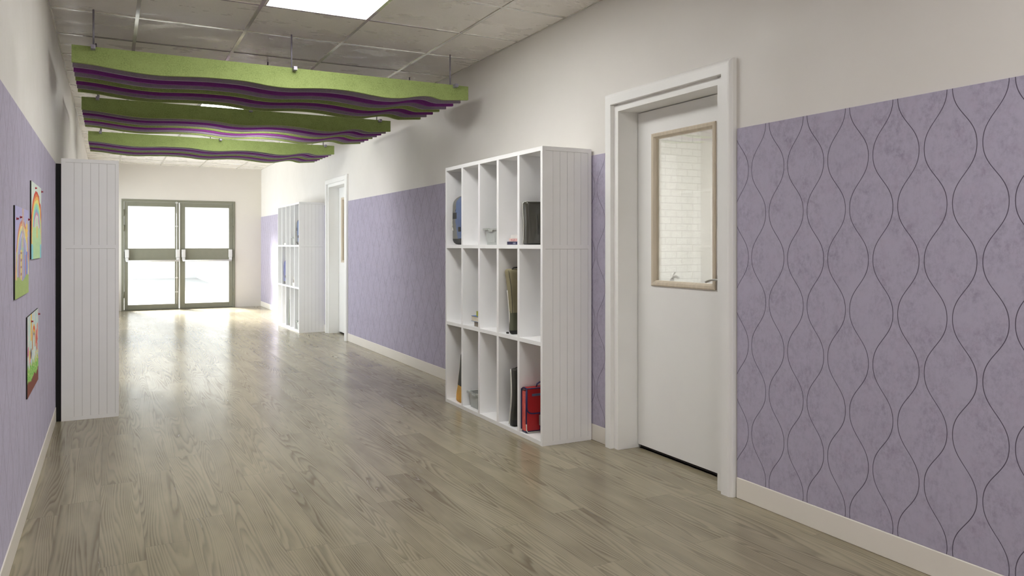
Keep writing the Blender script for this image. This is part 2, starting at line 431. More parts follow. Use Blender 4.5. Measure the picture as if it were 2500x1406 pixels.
# ---- double doors at the end
def make_double():
    d = empty('door_3', (1.187, YB, 0), 'olive framed glazed double doors with silver push bars at the corridor end', 'door', kind=S)
    def off(mb, name, mats, par=d, bevel=0.):
        mb.v = [(p[0]-1.187, p[1]-YB, p[2]) for p in mb.v]
        return mb.build(name, mats, par, bevel)
    fr = MB(); a, b, t = DB; y0, y1 = YB-.012, YB+.09
    fr.box(a, a+.045, y0, y1, 0, t); fr.box(b-.045, b, y0, y1, 0, t); fr.box(a+.045, b-.045, y0, y1, t-.045, t)
    fr.box(a, b, y0+.02, y1, 0, .012)
    off(fr, 'frame', M_OLIVE, bevel=.004)
    for side, (la, lb, ga, gb) in enumerate(((.234, 1.168, .296, 1.096), (1.182, 2.14, 1.277, 2.073))):
        L = MB(); ya, yb = YB+.0, YB+.055
        L.box(la, ga, ya, yb, .015, 2.03); L.box(gb, lb, ya, yb, .015, 2.03)
        L.box(ga, gb, ya, yb, 1.951, 2.03); L.box(ga, gb, ya, yb, .92, 1.16); L.box(ga, gb, ya, yb, .015, .104)
        leaf = off(L, 'leaf', M_OLIVE, bevel=.003)
        for z0, z1 in ((.104, .92), (1.16, 1.951)):
            off(MB().box(ga-.005, gb+.005, ya+.025, ya+.033, z0-.005, z1+.005), 'glass_pane', M_GLASS, leaf)
        pb = MB()
        br = (.245, 1.112) if side == 0 else (1.213, 2.062)
        for x in br:
            pb.box(x, x+.068, YB-.055, YB, .985, 1.137); pb.box(x+.008, x+.06, YB-.075, YB, .93, .985)
            pb.box(x+.014, x+.054, YB-.09, YB-.06, .91, .945)
        off(pb, 'push_bar_bracket', M_SILVER, leaf, .006)['label'] = 'silver end brackets of the push bar'
        off(MB().tube([(br[0]+.02, YB-.08, .925), (br[1]+.05, YB-.08, .925)], .016, 14), 'push_bar', M_SILVER, leaf)['label'] = 'silver horizontal push bar'
        hx = la-.012 if side == 0 else lb+.004
        hg = MB()
        for z in (1.825, 1.54, 1.04, .30):
            hg.cyl((hx+.004, YB-.012, z-.06), (hx+.004, YB-.012, z+.06), .009, 12)
        off(hg, 'hinge', M_OLIVE, leaf)
        if side == 0:
            rod = MB().tube([(1.128, YB-.03, .1), (1.128, YB-.03, 2.05)], .0075, 10)
            for z in (.33, .60, 1.58, 2.03): rod.box(1.108, 1.148, YB-.034, YB, z-.012, z+.012)
            off(rod, 'locking_rod', M_SILVER, leaf)['label'] = 'white vertical locking rod'
        else:
            off(MB().box(la-.008, la+.006, YB-.012, YB, .02, 2.0), 'meeting_strip', M_SILVER, leaf)
    return d
make_double()

# ---- rooms behind the two side doors
def side_room(yy0, yy1, x_far, tiles):
    xa = x1
    w = tag(bx('wall_tiled' if tiles else 'wall_room', (xa, 7.2, yy1, yy1+.1, 0, ZC), MATS['tile'] if tiles else W_WALL),
            'white metro tiled wall seen through the nearest door glass' if tiles else 'white wall of the room behind the second door', 'wall', kind=S)
    tag(bx('wall_room', (x_far, x_far+.1, yy0, yy1, 0, ZC), W_WALL), 'far wall of the room behind the %s door' % ('nearest' if tiles else 'second'), 'wall', kind=S)
    tag(bx('wall_room', (xa, x_far, yy0-.1, yy0, 0, ZC), W_WALL), 'side wall of the room behind the %s door' % ('nearest' if tiles else 'second'), 'wall', kind=S)
    tag(bx('ceiling_room', (xa, x_far+.1, yy0-.1, yy1+.1, ZC, ZC+.1), W_WALL), 'ceiling of the room behind the %s door' % ('nearest' if tiles else 'second'), 'ceiling', kind=S)
    tag(bx('floor_room', (xa, x_far+.1, yy0-.1, yy1+.1, -.1, 0), M_SKIRT), 'floor of the room behind the %s door' % ('nearest' if tiles else 'second'), 'floor', kind=S)
MATS['tile'] = mat_tiles()
side_room(2.2, 6.52, 7.1, True)
side_room(9.0, 13.0, 7.1, False)
tag(bx('wall_pillar', (5.81, 6.5, 6.36, 6.519, 0, ZC-.001), W_WALL), 'plain white pillar beside the tiled wall, behind the door glass', 'pillar', kind=S)
# wash basin and tap below the tiled wall
wb = empty('washbasin', (5.0, 6.25, 0), 'white washbasin counter with chrome tap, seen through the nearest door glass', 'basin')
bxm = MB().box(-.6, .75, -.25, .26, 0, .78)
bxm.build('cabinet', M_WHITE, wb, .004)
MB().box(-.62, .77, -.27, .265, .781, .81).build('counter', M_PAINT, wb, .004)
tp = MB().cyl((.28, .12, .81), (.28, .12, .86), .022, 18)
tp.tube([(.28, .12, .86), (.275, .09, .885), (.265, .04, .89), (.26, -.01, .875)], .013, 12)
tp.tube([(.285, .12, .862), (.30, .125, .90), (.33, .13, .93)], .007, 10)
tp.build('tap', M_STEEL, wb)['label'] = 'chrome tap'

# ---- outside: paved ground and a pale building
M_PAVE = M('pale_paving', (150, 150, 148), .8, .2, var=.08, vscale=3)
tag(bx('ground', (-40, 40, YB+.2, 90, -.12, -.02), M_PAVE), 'pale paved ground outside the end doors', 'ground', kind=S)
bl = empty('building', (0, 30, 0), 'pale building far outside, seen through the glazed end doors', 'building')
M_REND = M('pale_render', (190, 190, 188), .8, .2, var=.03)
MB().box(-14, 14, 1.2, 3, -.02, 5.0).build('wall', M_REND, bl)
MB().box(2.9, 4.0, -4, 1.2, -.02, 3.0).build('porch', M_REND, bl)

# ------------------------------------------------------------------ ceiling lamps
M_LAMP = emit('lamp_diffuser', (255, 254, 251), 6.8)
def lamp(y0, label):
    e = empty('ceiling_light', (1.193, y0+GS, ZC-.002), label, 'ceiling light', 'panel lights in the ceiling grid')
    w, l = .685/2-.012, GS-.011
    f = MB()
    f.box(-w, -w+.008, -l, l, -.004, .001); f.box(w-.008, w, -l, l, -.004, .001)
    f.box(-w+.008, w-.008, -l, -l+.008, -.004, .001); f.box(-w+.008, w-.008, l-.008, l, -.004, .001)
    f.build('frame', M_GRID, e)
    MB().box(-w+.008, w-.008, -l+.008, l-.008, -.003, .0005).build('diffuser', M_LAMP, e)
lamp(GY0-2*GS, 'bright white panel ceiling light in front of the first baffle')
lamp(GY0+4*GS, 'bright white panel ceiling light glimpsed between the first and second baffle')

# ------------------------------------------------------------------ acoustic baffles
F_GREEN = felt('green_felt', (152, 167, 106), (94, 114, 54), .75)
F_GREY = felt('mauve_grey_felt', (152, 140, 156), (112, 102, 118), .6)
F_PURP = felt('plum_felt', (128, 62, 136), (92, 40, 100), .5)
WAVE = [(-.213, 2.368), (-.15, 2.366), (-.083, 2.362), (-.017, 2.355), (.09, 2.344), (.2, 2.336), (.306, 2.335), (.42, 2.342), (.55, 2.350), (.68, 2.353),
        (.808, 2.352), (.90, 2.345), (.98, 2.336), (1.07, 2.332), (1.15, 2.334), (1.25, 2.343), (1.36, 2.352), (1.48, 2.355), (1.6, 2.350),
        (1.72, 2.338), (1.82, 2.330), (1.9, 2.331), (1.98, 2.339), (2.06, 2.356), (2.12, 2.367), (2.17, 2.371), (2.21, 2.368), (2.26, 2.357),
        (2.31, 2.350), (2.36, 2.353), (2.42, 2.360), (2.51, 2.370)]
# drop the tail to a level end section
WAVE[-4:] = [(2.305, 2.352), (2.32, 2.3535), (2.41, 2.361), (2.51, 2.370)]
def smooth_wave():
    out = []
    n = len(WAVE)
    for i in range(n-1):
        p0, p1, p2, p3 = WAVE[max(i-1, 0)], WAVE[i], WAVE[i+1], WAVE[min(i+2, n-1)]
        for s in range(4):
            t = s/4; x = p1[0]+(p2[0]-p1[0])*t
            m1 = (p2[1]-p0[1])/(p2[0]-p0[0]); m2 = (p3[1]-p1[1])/(p3[0]-p1[0]); h = p2[0]-p1[0]
            z = (2*t**3-3*t*t+1)*p1[1] + (t**3-2*t*t+t)*h*m1 + (-2*t**3+3*t*t)*p2[1] + (t**3-t*t)*h*m2
            out.append((x, z))
    return out+[WAVE[-1]]
def make_baffle():
    e = empty('acoustic_baffle', (1.15, 6.03, ZC), 'nearest hanging acoustic baffle of wavy green, plum and grey felt fins', 'acoustic baffle', 'felt baffles hanging in a row from the ceiling')
    cols = [F_GREEN, F_GREY, F_PURP, F_GREY, F_GREEN, F_PURP, F_GREY, F_GREEN]
    nm = ['green', 'grey', 'plum', 'grey', 'green', 'plum', 'grey', 'green']
    wv = smooth_wave()
    for k in range(8):
        y0 = 5.502+.1495*k; y1 = y0+.024
        v = []; f = []
        for x, z in wv:
            v += [(x-1.15, y0-6.03, z-ZC), (x-1.15, y0-6.03, 2.476-ZC), (x-1.15, y1-6.03, 2.476-ZC), (x-1.15, y1-6.03, z-ZC)]
        for i in range(len(wv)-1):
            for q in range(4):
                f.append((i*4+q, i*4+(q+1) % 4, (i+1)*4+(q+1) % 4, (i+1)*4+q))
        f += [(0, 1, 2, 3), tuple((len(wv)-1)*4+q for q in (3, 2, 1, 0))]
        MB().add(v, f).build('fin', cols[k], e)['label'] = nm[k]+' felt fin with a wavy lower edge'
    for x in (-.094, 1.155, 2.392):
        r = MB().box(x-.013-1.15, x+.013-1.15, 5.452-6.03, 6.66-6.03, 2.453-ZC, 2.480-ZC).build('rail', M_CLIP, e, .002)
        for y in (5.59, 6.52):
            MB().cyl((x-1.15, y-6.03, 2.475-ZC), (x-1.15, y-6.03, -.001), .0058, 12).build('rod', M_CLIP, e)
    return e
b0 = make_baffle()
for dy, lab in ((1.89, 'middle hanging acoustic baffle of wavy felt fins, its front fin in shade'), (4.08, 'farthest hanging acoustic baffle of wavy felt fins, nearest the end doors')):
    c = copy_tree(b0); c.location.y += dy; c['label'] = lab

# ------------------------------------------------------------------ cubby shelving
CL, CD, CH, T = 1.509, .355, 1.822, .028
COLS = [.0, .297, .593, .887, 1.181, 1.481]     # left faces of uprights (along the length)
def end_panel(y, sgn):
    """side of the unit with tongue and groove boards; y is the outer face, sgn the outward direction"""
    m = MB(); i = y - sgn*.024; s1 = y - sgn*.003
    a, b = sorted((i, s1)); m.box(0, CD, a, b, 0, CH)
    p, q = sorted((s1, s1+sgn*.0004)); m.box(.022, .329, p, q, .0252, 1.797, 1)  # thin grey layer paints the shade at the bottom of the grooves
    o = y
    def slab(xa, xb, za, zb, d=0.):
        p, q = sorted((s1-sgn*.001, o-sgn*d)); m.box(xa, xb, p, q, za, zb)
    slab(0, .0215, 0, CH); slab(.330, CD, 0, CH)
    for za, zb in ((0, .025), (1.197, 1.222), (1.797, CH)): slab(.0215, .330, za, zb)
    ed = [.0225, .0745, .1255, .1765, .2275, .2770, .3285]
    for k in range(6):
        for za, zb in ((.0254, 1.1955), (1.222, 1.7955)):
            slab(ed[k]+(-.001 if k == 0 and sgn < 0 else .0008), ed[k+1]-(-.0015 if k == 5 and sgn > 0 else .0008), za, zb, .0006)
    return m
def make_cubby():
    e = empty('cubby_unit', (2.317, 3.998, 0), 'large near white cubby shelving against the right wall, bags inside', 'shelving unit', 'white cubby shelving units along the corridor')
    end_panel(0, -1).build('side_panel', [M_WHITE, M_GROOVE], e)
    end_panel(CL, 1).build('side_panel', [M_WHITE, M_GROOVE], e)
    MB().box(.0, CD-.012, .024, CL-.024, CH-.027, CH).build('top_panel', M_WHITE, e, .001)
    MB().box(.0, CD-.012, .024, CL-.024, 0, .027).build('bottom_panel', M_WHITE, e, .001)
    MB().box(CD-.012, CD-.002, .024, CL-.024, .0, CH).build('back_panel', M_WHITE, e)
    for y in COLS[1:5]:
        MB().box(.0012, CD-.012, y, y+T, .027, CH-.027).build('divider', M_WHITE, e, .001)
    for z in (.605, 1.197):
        MB().box(.0, CD-.012, .024, CL-.024, z, z+.0255).build('shelf', M_WHITE, e, .001)
    return e
near = make_cubby()
far = copy_tree(near); far.location = (2.324, 10.752, 0); far['label'] = 'far white cubby shelving on the right wall, beside the second door'
left = copy_tree(near); left.location = (.056, 6.12+CL, 0); left.rotation_euler.z = PI
left['label'] = 'white cubby shelving on the left wall, seen by its grooved end panel'
bb = MB().box(CD-.001, CD+.033, .0, CL-.012, 0, 1.785).build('backing_board', M_DARK, left)  # black block put in for the shade of the gap behind the unit
bb['label'] = 'black strip of backing between shelving and wall'
FLOORZ = [.0275, .631, 1.2230]
def cell(c): return COLS[c]+T, COLS[c+1]

# ------------------------------------------------------------------ soft bags
def soft(size, r=.02, n=(10, 8, 14), shape=None):
    """rounded box surface: returns verts, quads; origin at base centre"""
    hx, hy, hz = [k/2 for k in size]
    idx = {}; V = []; F = []
    def vert(i, j, k):
        key = (i, j, k)
        if key not in idx:
            p = Vector(((2*i/n[0]-1)*hx, (2*j/n[1]-1)*hy, (2*k/n[2]-1)*hz))
            q = Vector([max(-(h-r), min(h-r, c)) for c, h in zip(p, (hx, hy, hz))])
            d = p-q
            if d.length > 1e-9: p = q+d.normalized()*r
            p.z += hz
            if shape: p = shape(p)
            p.z = max(p.z, .0012)
            idx[key] = len(V); V.append(tuple(p))
        return idx[key]
    for ax in range(3):
        o = [a for a in range(3) if a != ax]
        for side in (0, n[ax]):
            for i in range(n[o[0]]):
                for j in range(n[o[1]]):
                    q = []
                    for di, dj in ((0, 0), (1, 0), (1, 1), (0, 1)):
                        t = [0, 0, 0]; t[ax] = side; t[o[0]] = i+di; t[o[1]] = j+dj; q.append(vert(*t))
                    F.append(tuple(q))
    return V, F
def split(V, F, fn):
    """groups faces into named parts by their centre"""
    out = {}
    for f in F:
        c = sum((Vector(V[i]) for i in f), Vector())/len(f)
        k = fn(c)
        out.setdefault(k, []).append(f)
    res = {}
    for k, fs in out.items():
        ids = sorted({i for f in fs for i in f}); mp = {a: b for b, a in enumerate(ids)}
        res[k] = ([V[i] for i in ids], [tuple(mp[i] for i in f) for f in fs])
    return res
def wr(p, amp, sc, seed=0):
    q = Vector((p.x*sc+seed, p.y*sc, p.z*sc*.7)); d = mnoise.noise_vector(q)
    return p + d*amp

L_DARK = M('dark_olive_leather', (66, 64, 55), .2, .7, var=.2, vscale=6, bump=.08, bscale=260)
L_KHAKI = M('khaki_canvas', (140, 132, 104), .6, .3, var=.12, vscale=10, bump=.3, bscale=420)
L_MOSS = M('moss_canvas', (86, 88, 70), .55, .35, var=.12, vscale=10, bump=.3, bscale=420)
L_BLACK = M('black_nylon', (34, 34, 33), .5, .4, var=.2)
L_PIPE = M('white_piping', (214, 212, 204), .5, .4, var=.03)
L_RED = M('red_satchel', (176, 26, 30), .5, .4, var=.08, vscale=6)
L_PINK = M('salmon_mesh', (214, 96, 88), .6, .3, var=.2, vscale=30)
L_NAVY = M('navy_trim', (38, 36, 84), .5, .4, var=.1)
L_STEELB = M('slate_blue_strip', (92, 100, 128), .4, .5, var=.04)
L_SLIM = M('charcoal_fabric', (56, 56, 50), .55, .35, var=.15, vscale=12, bump=.3, bscale=400)
L_YEL = M('mustard_fabric', (220, 172, 90), .65, .3, var=.15, vscale=14)
L_BLUE = M('denim_blue_nylon', (92, 110, 150), .5, .4, var=.14, vscale=8)
L_GREYB = M('grey_nylon', (120, 120, 116), .5, .4, var=.14, vscale=9)
L_INDIGO = M('indigo_nylon', (74, 80, 140), .5, .4, var=.18, vscale=16)
L_GREEN = M('bottle_green_fabric', (60, 88, 74), .55, .4, var=.14, vscale=8)
L_BUCK = M('buckle_grey', (150, 146, 140), .4, .5, var=.1)

def bag_leather():
    e = empty('leather_bag', (2.335, 4.1945, FLOORZ[2]), 'dark olive leather bag standing in top right cubby of the near shelving', 'bag')
    def sh(p):
        t = p.z/.275
        k = 1-.06*math.sin(PI*t)**2
        q = Vector((p.x, p.y*k+(.004*math.sin(PI*t)), p.z))
        q.y -= .016*math.sin(PI*t)*math.exp(-((p.x+.085-.02*t)/.022)**2)-.012*math.exp(-((p.x+.045)/.02)**2)*math.sin(PI*t)
        q.y -= .006*math.sin(PI*t)**2-.004*math.sin(p.x*40+t*5)*math.sin(PI*t)
        if p.x < -.12: q.y += .0
        return wr(q, .005, 9, 3)
    V, F = soft((.27, .062, .275), .013, (22, 8, 24), sh)
    P = split(V, F, lambda c: 'base' if c.z < .012 else 'body')
    for k, (v, f) in P.items(): MB().add([(a+.137, b+.058, c) for a, b, c in v], f, 0, True).build(k if k != 'base' else 'bag_base', L_DARK if k != 'base' else L_BLACK, e)
    pts = []
    for i in range(15):
        t = i/14
        pts.append((.0025+.003*math.sin(PI*t*1.5), .087-.004*math.sin(PI*t), .008+.255*t))
    pts += [(.006, .084, .27), (.02, .083, .276), (.1, .084, .277)]
    MB().tube(pts, .0032, 8).build('piping', L_PIPE, e)['label'] = 'white edge piping'
    return e
bag_leather()

def bag_satchel():
    e = empty('school_satchel', (2.33, 4.1905, FLOORZ[0]), 'red school satchel with navy trim in bottom right cubby of the near shelving', 'bag')
    W, D, H = .28, .06, .265
    y0 = .036      # front face (toward -y) local
    def sh(p): return wr(Vector((p.x, p.y*(1+.10*math.sin(PI*p.z/H)), p.z)), .0015, 10, 5)
    V, F = soft((W, D, H), .008, (16, 6, 18), sh)
    P = split(V, F, lambda c: 'bag_base' if c.z < .02 else ('side_gusset' if c.x < -W/2+.006 else 'body'))
    mm = {'bag_base': L_NAVY, 'side_gusset': L_PINK, 'body': L_RED}
    for k, (v, f) in P.items():
        o = MB().add([(a+W/2, b+y0+D/2, c) for a, b, c in v], f, 0, True).build(k, mm[k], e)
        if k == 'side_gusset': o['label'] = 'salmon pink side gusset'
    # flap over the top and down the front
    fy = y0-.007
    out = [(0.002, .285), (0.002, .165), (.004, .150), (.010, .138), (.020, .130), (.034, .125), (.05, .123), (W, .123), (W, .285)]
    MB().prism(out, 1, fy, fy+.006).build('flap', L_RED, e, .002)
    MB().prism([(0.002, .278), (W, .278), (W, .285), (0.002, .285)], 1, fy, y0+D).build('flap_top', L_RED, e, .002)
    MB().tube([(a, fy, b) for a, b in out[:8]], .0042, 8).build('flap_trim', L_NAVY, e)['label'] = 'navy binding round the flap'
    MB().tube([(.002, fy, .283), (W, fy, .283)], .004, 8).build('flap_trim', L_NAVY, e)
    MB().tube([(0, fy+.002, .283), (0, y0+.03, .288), (0, y0+D, .275), (0, y0+D, .15), (0, y0+D, .02)], .0048, 8).build('edge_trim', L_NAVY, e)
    MB().tube([(0, y0-.002, .27), (0, y0-.002, .06)], .005, 8).build('edge_trim', L_NAVY, e)
    MB().tube([(0, y0-.003, .062), (0.001, y0-.004, .02), (.012, y0-.004, .006), (.12, y0-.004, .005)], .0035, 8).build('piping', L_PIPE, e)['label'] = 'white lower edge piping'
    MB().box(.038, W-.03, fy-.004, fy, .234, .249).build('reflective_strip', L_STEELB, e, .001)
    b = MB().box(.088, .135, fy-.02, fy+.0, .045, .112).build('buckle', L_BUCK, e, .004)
    MB().box(.098, .135, fy-.012, fy+.008, .01, .13).build('buckle_strap', L_NAVY, e, .002)
    MB().tube([(.085, y0+.02, .286), (.09, y0+.018, .305), (.11, y0+.018, .315), (.15, y0+.018, .315), (.17, y0+.02, .286)], .006, 10, flat=.6).build('carry_handle', L_NAVY, e)
    return e
bag_satchel()

def bag_khaki(loc, label, mats, z=.40, H=.43):
    e = empty('rucksack', loc, label, 'bag')
    def cy(t): return .060 + .074*t
    def th(t): return .034 + .044*t
    def sh(p):
        t = max(0, min(1, p.z/H)); ybase = p.y/.06
        q = Vector((p.x*(1-.05*t)+.008*math.sin(PI*t), cy(t)+ybase*th(t), p.z))
        q.y -= .008*math.exp(-((q.x+.03)/.03)**2-((t-.8)/.12)**2)*-1
        return wr(q, .006, 12, 1)
    V, F = soft((.25, .06, H), .022, (22, 8, 34), sh)
    def cl(c): return 'bag_base' if c.z < .028 else ('lower_panel' if c.z < .145 else 'upper_panel')
    P = split(V, F, cl); lo = None
    for k, (v, f) in P.items():
        MB().add([(a+.13, b, c) for a, b, c in v], f, 0, True).build(k, mats[k], e)
    pts = [(.0105+.008*math.sin(PI*i/11*.62), cy(i/11*.62)+th(i/11*.62)*.5-.0125, .02+i/11*.62*H) for i in range(12)]
    MB().tube(pts, .0045, 8).build('piping', L_PIPE, e)['label'] = 'white piping down the edge'
    MB().tube([(.014+.008*math.sin(PI*i/13), cy(i/13)-th(i/13)*.46, .14+i/13*(H-.15)) for i in range(14)], .0016, 6).build('seam', L_BLACK, e)
    MB().tube([(.04, cy(1)-.02, H-.01), (.06, cy(1)-.02, H+.008), (.12, cy(1)-.02, H+.012), (.17, cy(1)-.02, H-.005)], .005, 8).build('zip_pull', L_BLACK, e)
    MB().box(-.002, .012, .085, .105, 0.001, .012).build('strap_end', L_BLACK, e, .003)
    return e
bag_khaki((2.335, 4.405, FLOORZ[1]), 'khaki and moss green rucksack leaning in middle row of the near shelving',
          {'bag_base': L_BLACK, 'lower_panel': L_MOSS, 'upper_panel': L_KHAKI})

def bag_slim(loc, label, mat, H=.385, sx=1., bow=.022, cat='bag'):
    e = empty('gym_bag', loc, label, cat)
    def sh(p):
        t = p.z/H
        return wr(Vector((p.x, p.y - bow*math.sin(PI*t)+.024*(1-t)+.004, p.z)), .003, 12, 8)
    V, F = soft((.24, .05, H), .012, (16, 6, 26), sh)
    P = split(V, F, lambda c: 'bag_base' if c.z < .05 and c.x < -.105+.04*(c.z/.05) else 'body')
    for k, (v, f) in P.items():
        MB().add([(a+.122, b, c) for a, b, c in v], f, 0, True).build(k, mat if k == 'body' else L_BLACK, e)
    pts = []
    for i in range(15):
        t = i/14; pts.append((0, .021 - bow*math.sin(PI*t)+.024*(1-t)+.006, .012+t*(H-.02)))
    MB().tube(pts, [.004+.0028*math.sin(PI*i/14) for i in range(15)], 8).build('piping', L_PIPE, e)['label'] = 'white piping bowed along the edge'
    MB().tube([(.02, .004, H-.002), (.05, .004, H+.01), (.1, .004, H+.008)], .004, 8).build('drawstring', L_BLACK, e)
    return e
bag_slim((2.335, 4.418, FLOORZ[0]), 'slim charcoal bag with bowed white piping, left of the red satchel', L_SLIM)

def bag_sack(loc, label):
    e = empty('drawstring_bag', loc, label, 'bag')
    H = .372
    def sh(p):
        t = p.z/H
        k = 1-.45*t
        q = Vector((p.x*(1-.1*t), p.y*k+.06*(1-t)*.9, p.z))
        if t < .35: q.y += .006*math.sin(p.x*60+p.z*20)*(.35-t)/.35
        return wr(q, .006, 12, 2)
    V, F = soft((.23, .10, H), .016, (18, 10, 26), sh)
    P = split(V, F, lambda c: 'lower_panel' if c.z < .125 else 'upper_panel')
    for k, (v, f) in P.items():
        MB().add([(a+.118, b, c) for a, b, c in v], f, 0, True).build(k, {'lower_panel': L_YEL, 'upper_panel': L_SLIM}[k], e)['label'] = {'lower_panel': 'mustard yellow lower part', 'upper_panel': 'charcoal upper part'}[k]
    MB().tube([(.0075+.011*t, .045*(1-.45*t)+.06*(1-t)*.9-.001, t*H) for t in [.36+.62*i/10 for i in range(11)]], .0042, 8).build('piping', L_PIPE, e)
    return e
bag_sack((2.335, 5.262, FLOORZ[0]), 'tapering mustard and charcoal drawstring bag in bottom left cubby of near shelving')

def bag_blue(loc, label, mats):
    e = empty('backpack', loc, label, 'bag')
    H = .375
    def sh(p):
        t = p.z/H
        q = Vector((p.x, p.y, p.z))
        if t > .8:   # rounded crown
            q.y *= math.sqrt(max(.02, 1-((t-.8)/.2)**2*.75)); q.x *= (1-.25*((t-.8)/.2)**2)
        q.x *= 1+.05*math.sin(PI*t)
        return wr(q, .003, 12, 6)
    V, F = soft((.17, .225, H), .045, (16, 20, 32), sh)
    def cl(c):
        if c.z < .045: return 'bag_base'
        if c.x < .04 and c.y > .0 and .2 < c.z < .255-.1*(.1-c.y): return 'pocket_flap'
        if c.x < .03 and c.y > -.03+.05*math.sin(c.z*7): return 'front_pocket'
        return 'body'
    P = split(V, F, cl)
    for k, (v, f) in P.items():
        o = MB().add([(a+.087, b, c) for a, b, c in v], f, 0, True).build(k, mats[k], e)
    MB().tube([(.0, .02, .255), (.004, .0, .30), (.02, -.02, .335), (.04, -.03, .352)], .004, 8).build('zip', L_BLACK, e)
    MB().tube([(-.002, .09, .19), (-.006, .07, .15), (-.004, .085, .125), (-.006, .06, .11), (-.002, .082, .14)], .003, 8).build('pull_cord', L_PIPE, e)['label'] = 'white pull cord'
    MB().tube([(.03, .115-.0, .29), (.05, .07, .362), (.07, .0, .381), (.09, -.07, .362)], .0045, 8).build('edge_trim', L_BLACK, e)
    MB().box(-.006, .012, -.075, -.035, .10, .135).build('patch', L_BLACK, e, .002)
    return e
MB_ = {'bag_base': L_BLACK, 'front_pocket': L_GREYB, 'body': L_BLUE, 'pocket_flap': L_BLACK}
bag_blue((2.335, 5.328, FLOORZ[2]), 'blue and grey backpack with black base in top left cubby of near shelving', MB_)

# ---- trays
def make_tray(loc, label, m=M_PUT, name='storage_tray'):
    e = empty(name, loc, label, 'tray', 'grey plastic trays in the cubbies')
    H, w1, w2, D, t = .116, .098, .085, .29, .003
    v = []
    def ring(w, xa, xb, z): return [(xa, -w, z), (xb, -w, z), (xb, w, z), (xa, w, z)]
    o0, o1 = ring(w2, .018, D-.018, .0), ring(w1, .008, D-.008, H-.004)
    i1, i0 = ring(w1-t, .008+t, D-.008-t, H-.004), ring(w2-t, .018+t, D-.018-t, t)
    v = o0+o1+i1+i0; f = [(0, 1, 2, 3)]
    for a in range(3):
        for k in range(4): f.append((a*4+k, a*4+(k+1) % 4, (a+1)*4+(k+1) % 4, (a+1)*4+k))
    f.append((12, 13, 14, 15))
    MB().add(v, f).build('tub', m, e, .002)
    r = MB()
    r.box(.0, D, w1-.004, w1+.02, H-.006, H); r.box(.0, D, -w1-.02, -w1+.004, H-.006, H); r.box(D-.014, D, -w1+.004, w1-.004, H-.006, H)
    for s in (1, -1):
        r.box(.0, D, s*(w1+.018), s*(w1+.0205), H-.012, H-.004)
        r.box(0, .014, s*(w1-.004), s*.04, H-.006, H); r.box(.0, .006, s*.041, s*(w1+.0205), H-.014, H-.003)
        r.prism([(s*.041, H), (s*.041, H-.012), (s*.028, H-.026), (s*.024, H-.020), (s*.034, H-.008), (s*.034, H)], 0, 0, .012)
    r.box(0, .012, -.028, .028, H-.026, H-.016)
    r.build('rim', m, e, .0012)
    MB().box(.0105, .0165, -.05, .05, .016, H-.036).build('label_holder', m, e, .001)
    return e
tray0 = make_tray((2.335, 4.752, FLOORZ[2]), 'pale grey plastic tray in top middle cubby of near shelving')
def tray(loc, label):
    c = copy_tree(tray0); c.location = loc; c['label'] = label
tray((2.342, 5.045, FLOORZ[0]), 'grey plastic tray on the bottom row of near shelving, beside the mustard bag')

# ---- books
PAGE = M('book_pages', (222, 214, 194), .8, .2, var=.06, vscale=60)
def book(loc, size, m, label, rz=0, group=None, name='book', letter=None):
    """spine toward -x, lying flat"""
    dx, dy, h = size
    e = empty(name, loc, label, 'book', group, rz=rz)
    c = MB(); t = .0018
    c.box(0, dx, -dy/2, dy/2, 0, t); c.box(0, dx, -dy/2, dy/2, h-t, h)
    if name == 'book': c.box(0, t*1.2, -dy/2, dy/2, t, h-t)
    c.build('cover', m, e, .0006)
    MB().box(t*1.3 if name == 'book' else .004, dx-.004, -dy/2+.004, dy/2-.004, t, h-t).build('page_block', PAGE, e)
    if letter:
        cu = bpy.data.curves.new('lettering', 'FONT'); cu.body = letter[0]; cu.size = letter[1]; cu.extrude = .0003; cu.align_x = 'LEFT'
        o = bpy.data.objects.new('lettering', cu); COL.objects.link(o); o.parent = e
        bpy.context.view_layer.update()
        me = bpy.data.meshes.new_from_object(o.evaluated_get(bpy.context.evaluated_depsgraph_get())); bpy.data.objects.remove(o)
        me.materials.clear(); me.materials.append(letter[2])
        o = bpy.data.objects.new('lettering', me); COL.objects.link(o); o.parent = e
        o.rotation_euler = (PI/2, 0, -PI/2); o.location = (-.0006, letter[3], letter[4])
    return e
B_NAVY = M('book_navy', (34, 34, 72), .5, .4); B_PINK = M('book_pale_pink', (226, 196, 192), .5, .4, var=.1); B_WHITE = M('book_white', (226, 224, 220), .5, .4)
B_BLUE = M('book_blue', (64, 112, 176), .5, .4); B_LIME = M('book_lime', (168, 176, 60), .5, .4); B_TAUPE = M('book_taupe', (150, 140, 128), .6, .3)
B_RED = M('red_print', (190, 50, 56), .5, .4); B_PALE = M('pale_print', (190, 196, 214), .5, .4)
GB = 'stacked books in the top row of near shelving'
z = FLOORZ[2]
book((2.335, 4.417, z), (.19, .16, .0205), B_NAVY, 'navy book at the bottom of the stack beside the leather bag', group=GB, letter=('mult', .021, B_PALE, -.003, .005))
bk = book((2.337, 4.402, z+.021), (.18, .145, .0205), B_PINK, 'pale pink book with red print, middle of the stack beside the leather bag', group=GB)
mk = MB()
rr = random.Random(5)
for i in range(16):
    y = .045-.0055*i; a, b = sorted((.004+rr.random()*.006, .010+rr.random()*.006))
    if i % 3 == 1: mk.box(-.0008, .0004, y-.004, y+.001, a, a+.0018)
    else: mk.box(-.0008, .0004, y-.0009, y+.0009, a, b)
mk.build('red_print', B_RED, bk)
book((2.339, 4.392, z+.042), (.17, .125, .023), B_WHITE, 'white book on top of the stack beside the leather bag', group=GB)
GC = 'small stack in the middle row of near shelving'
z = FLOORZ[1]
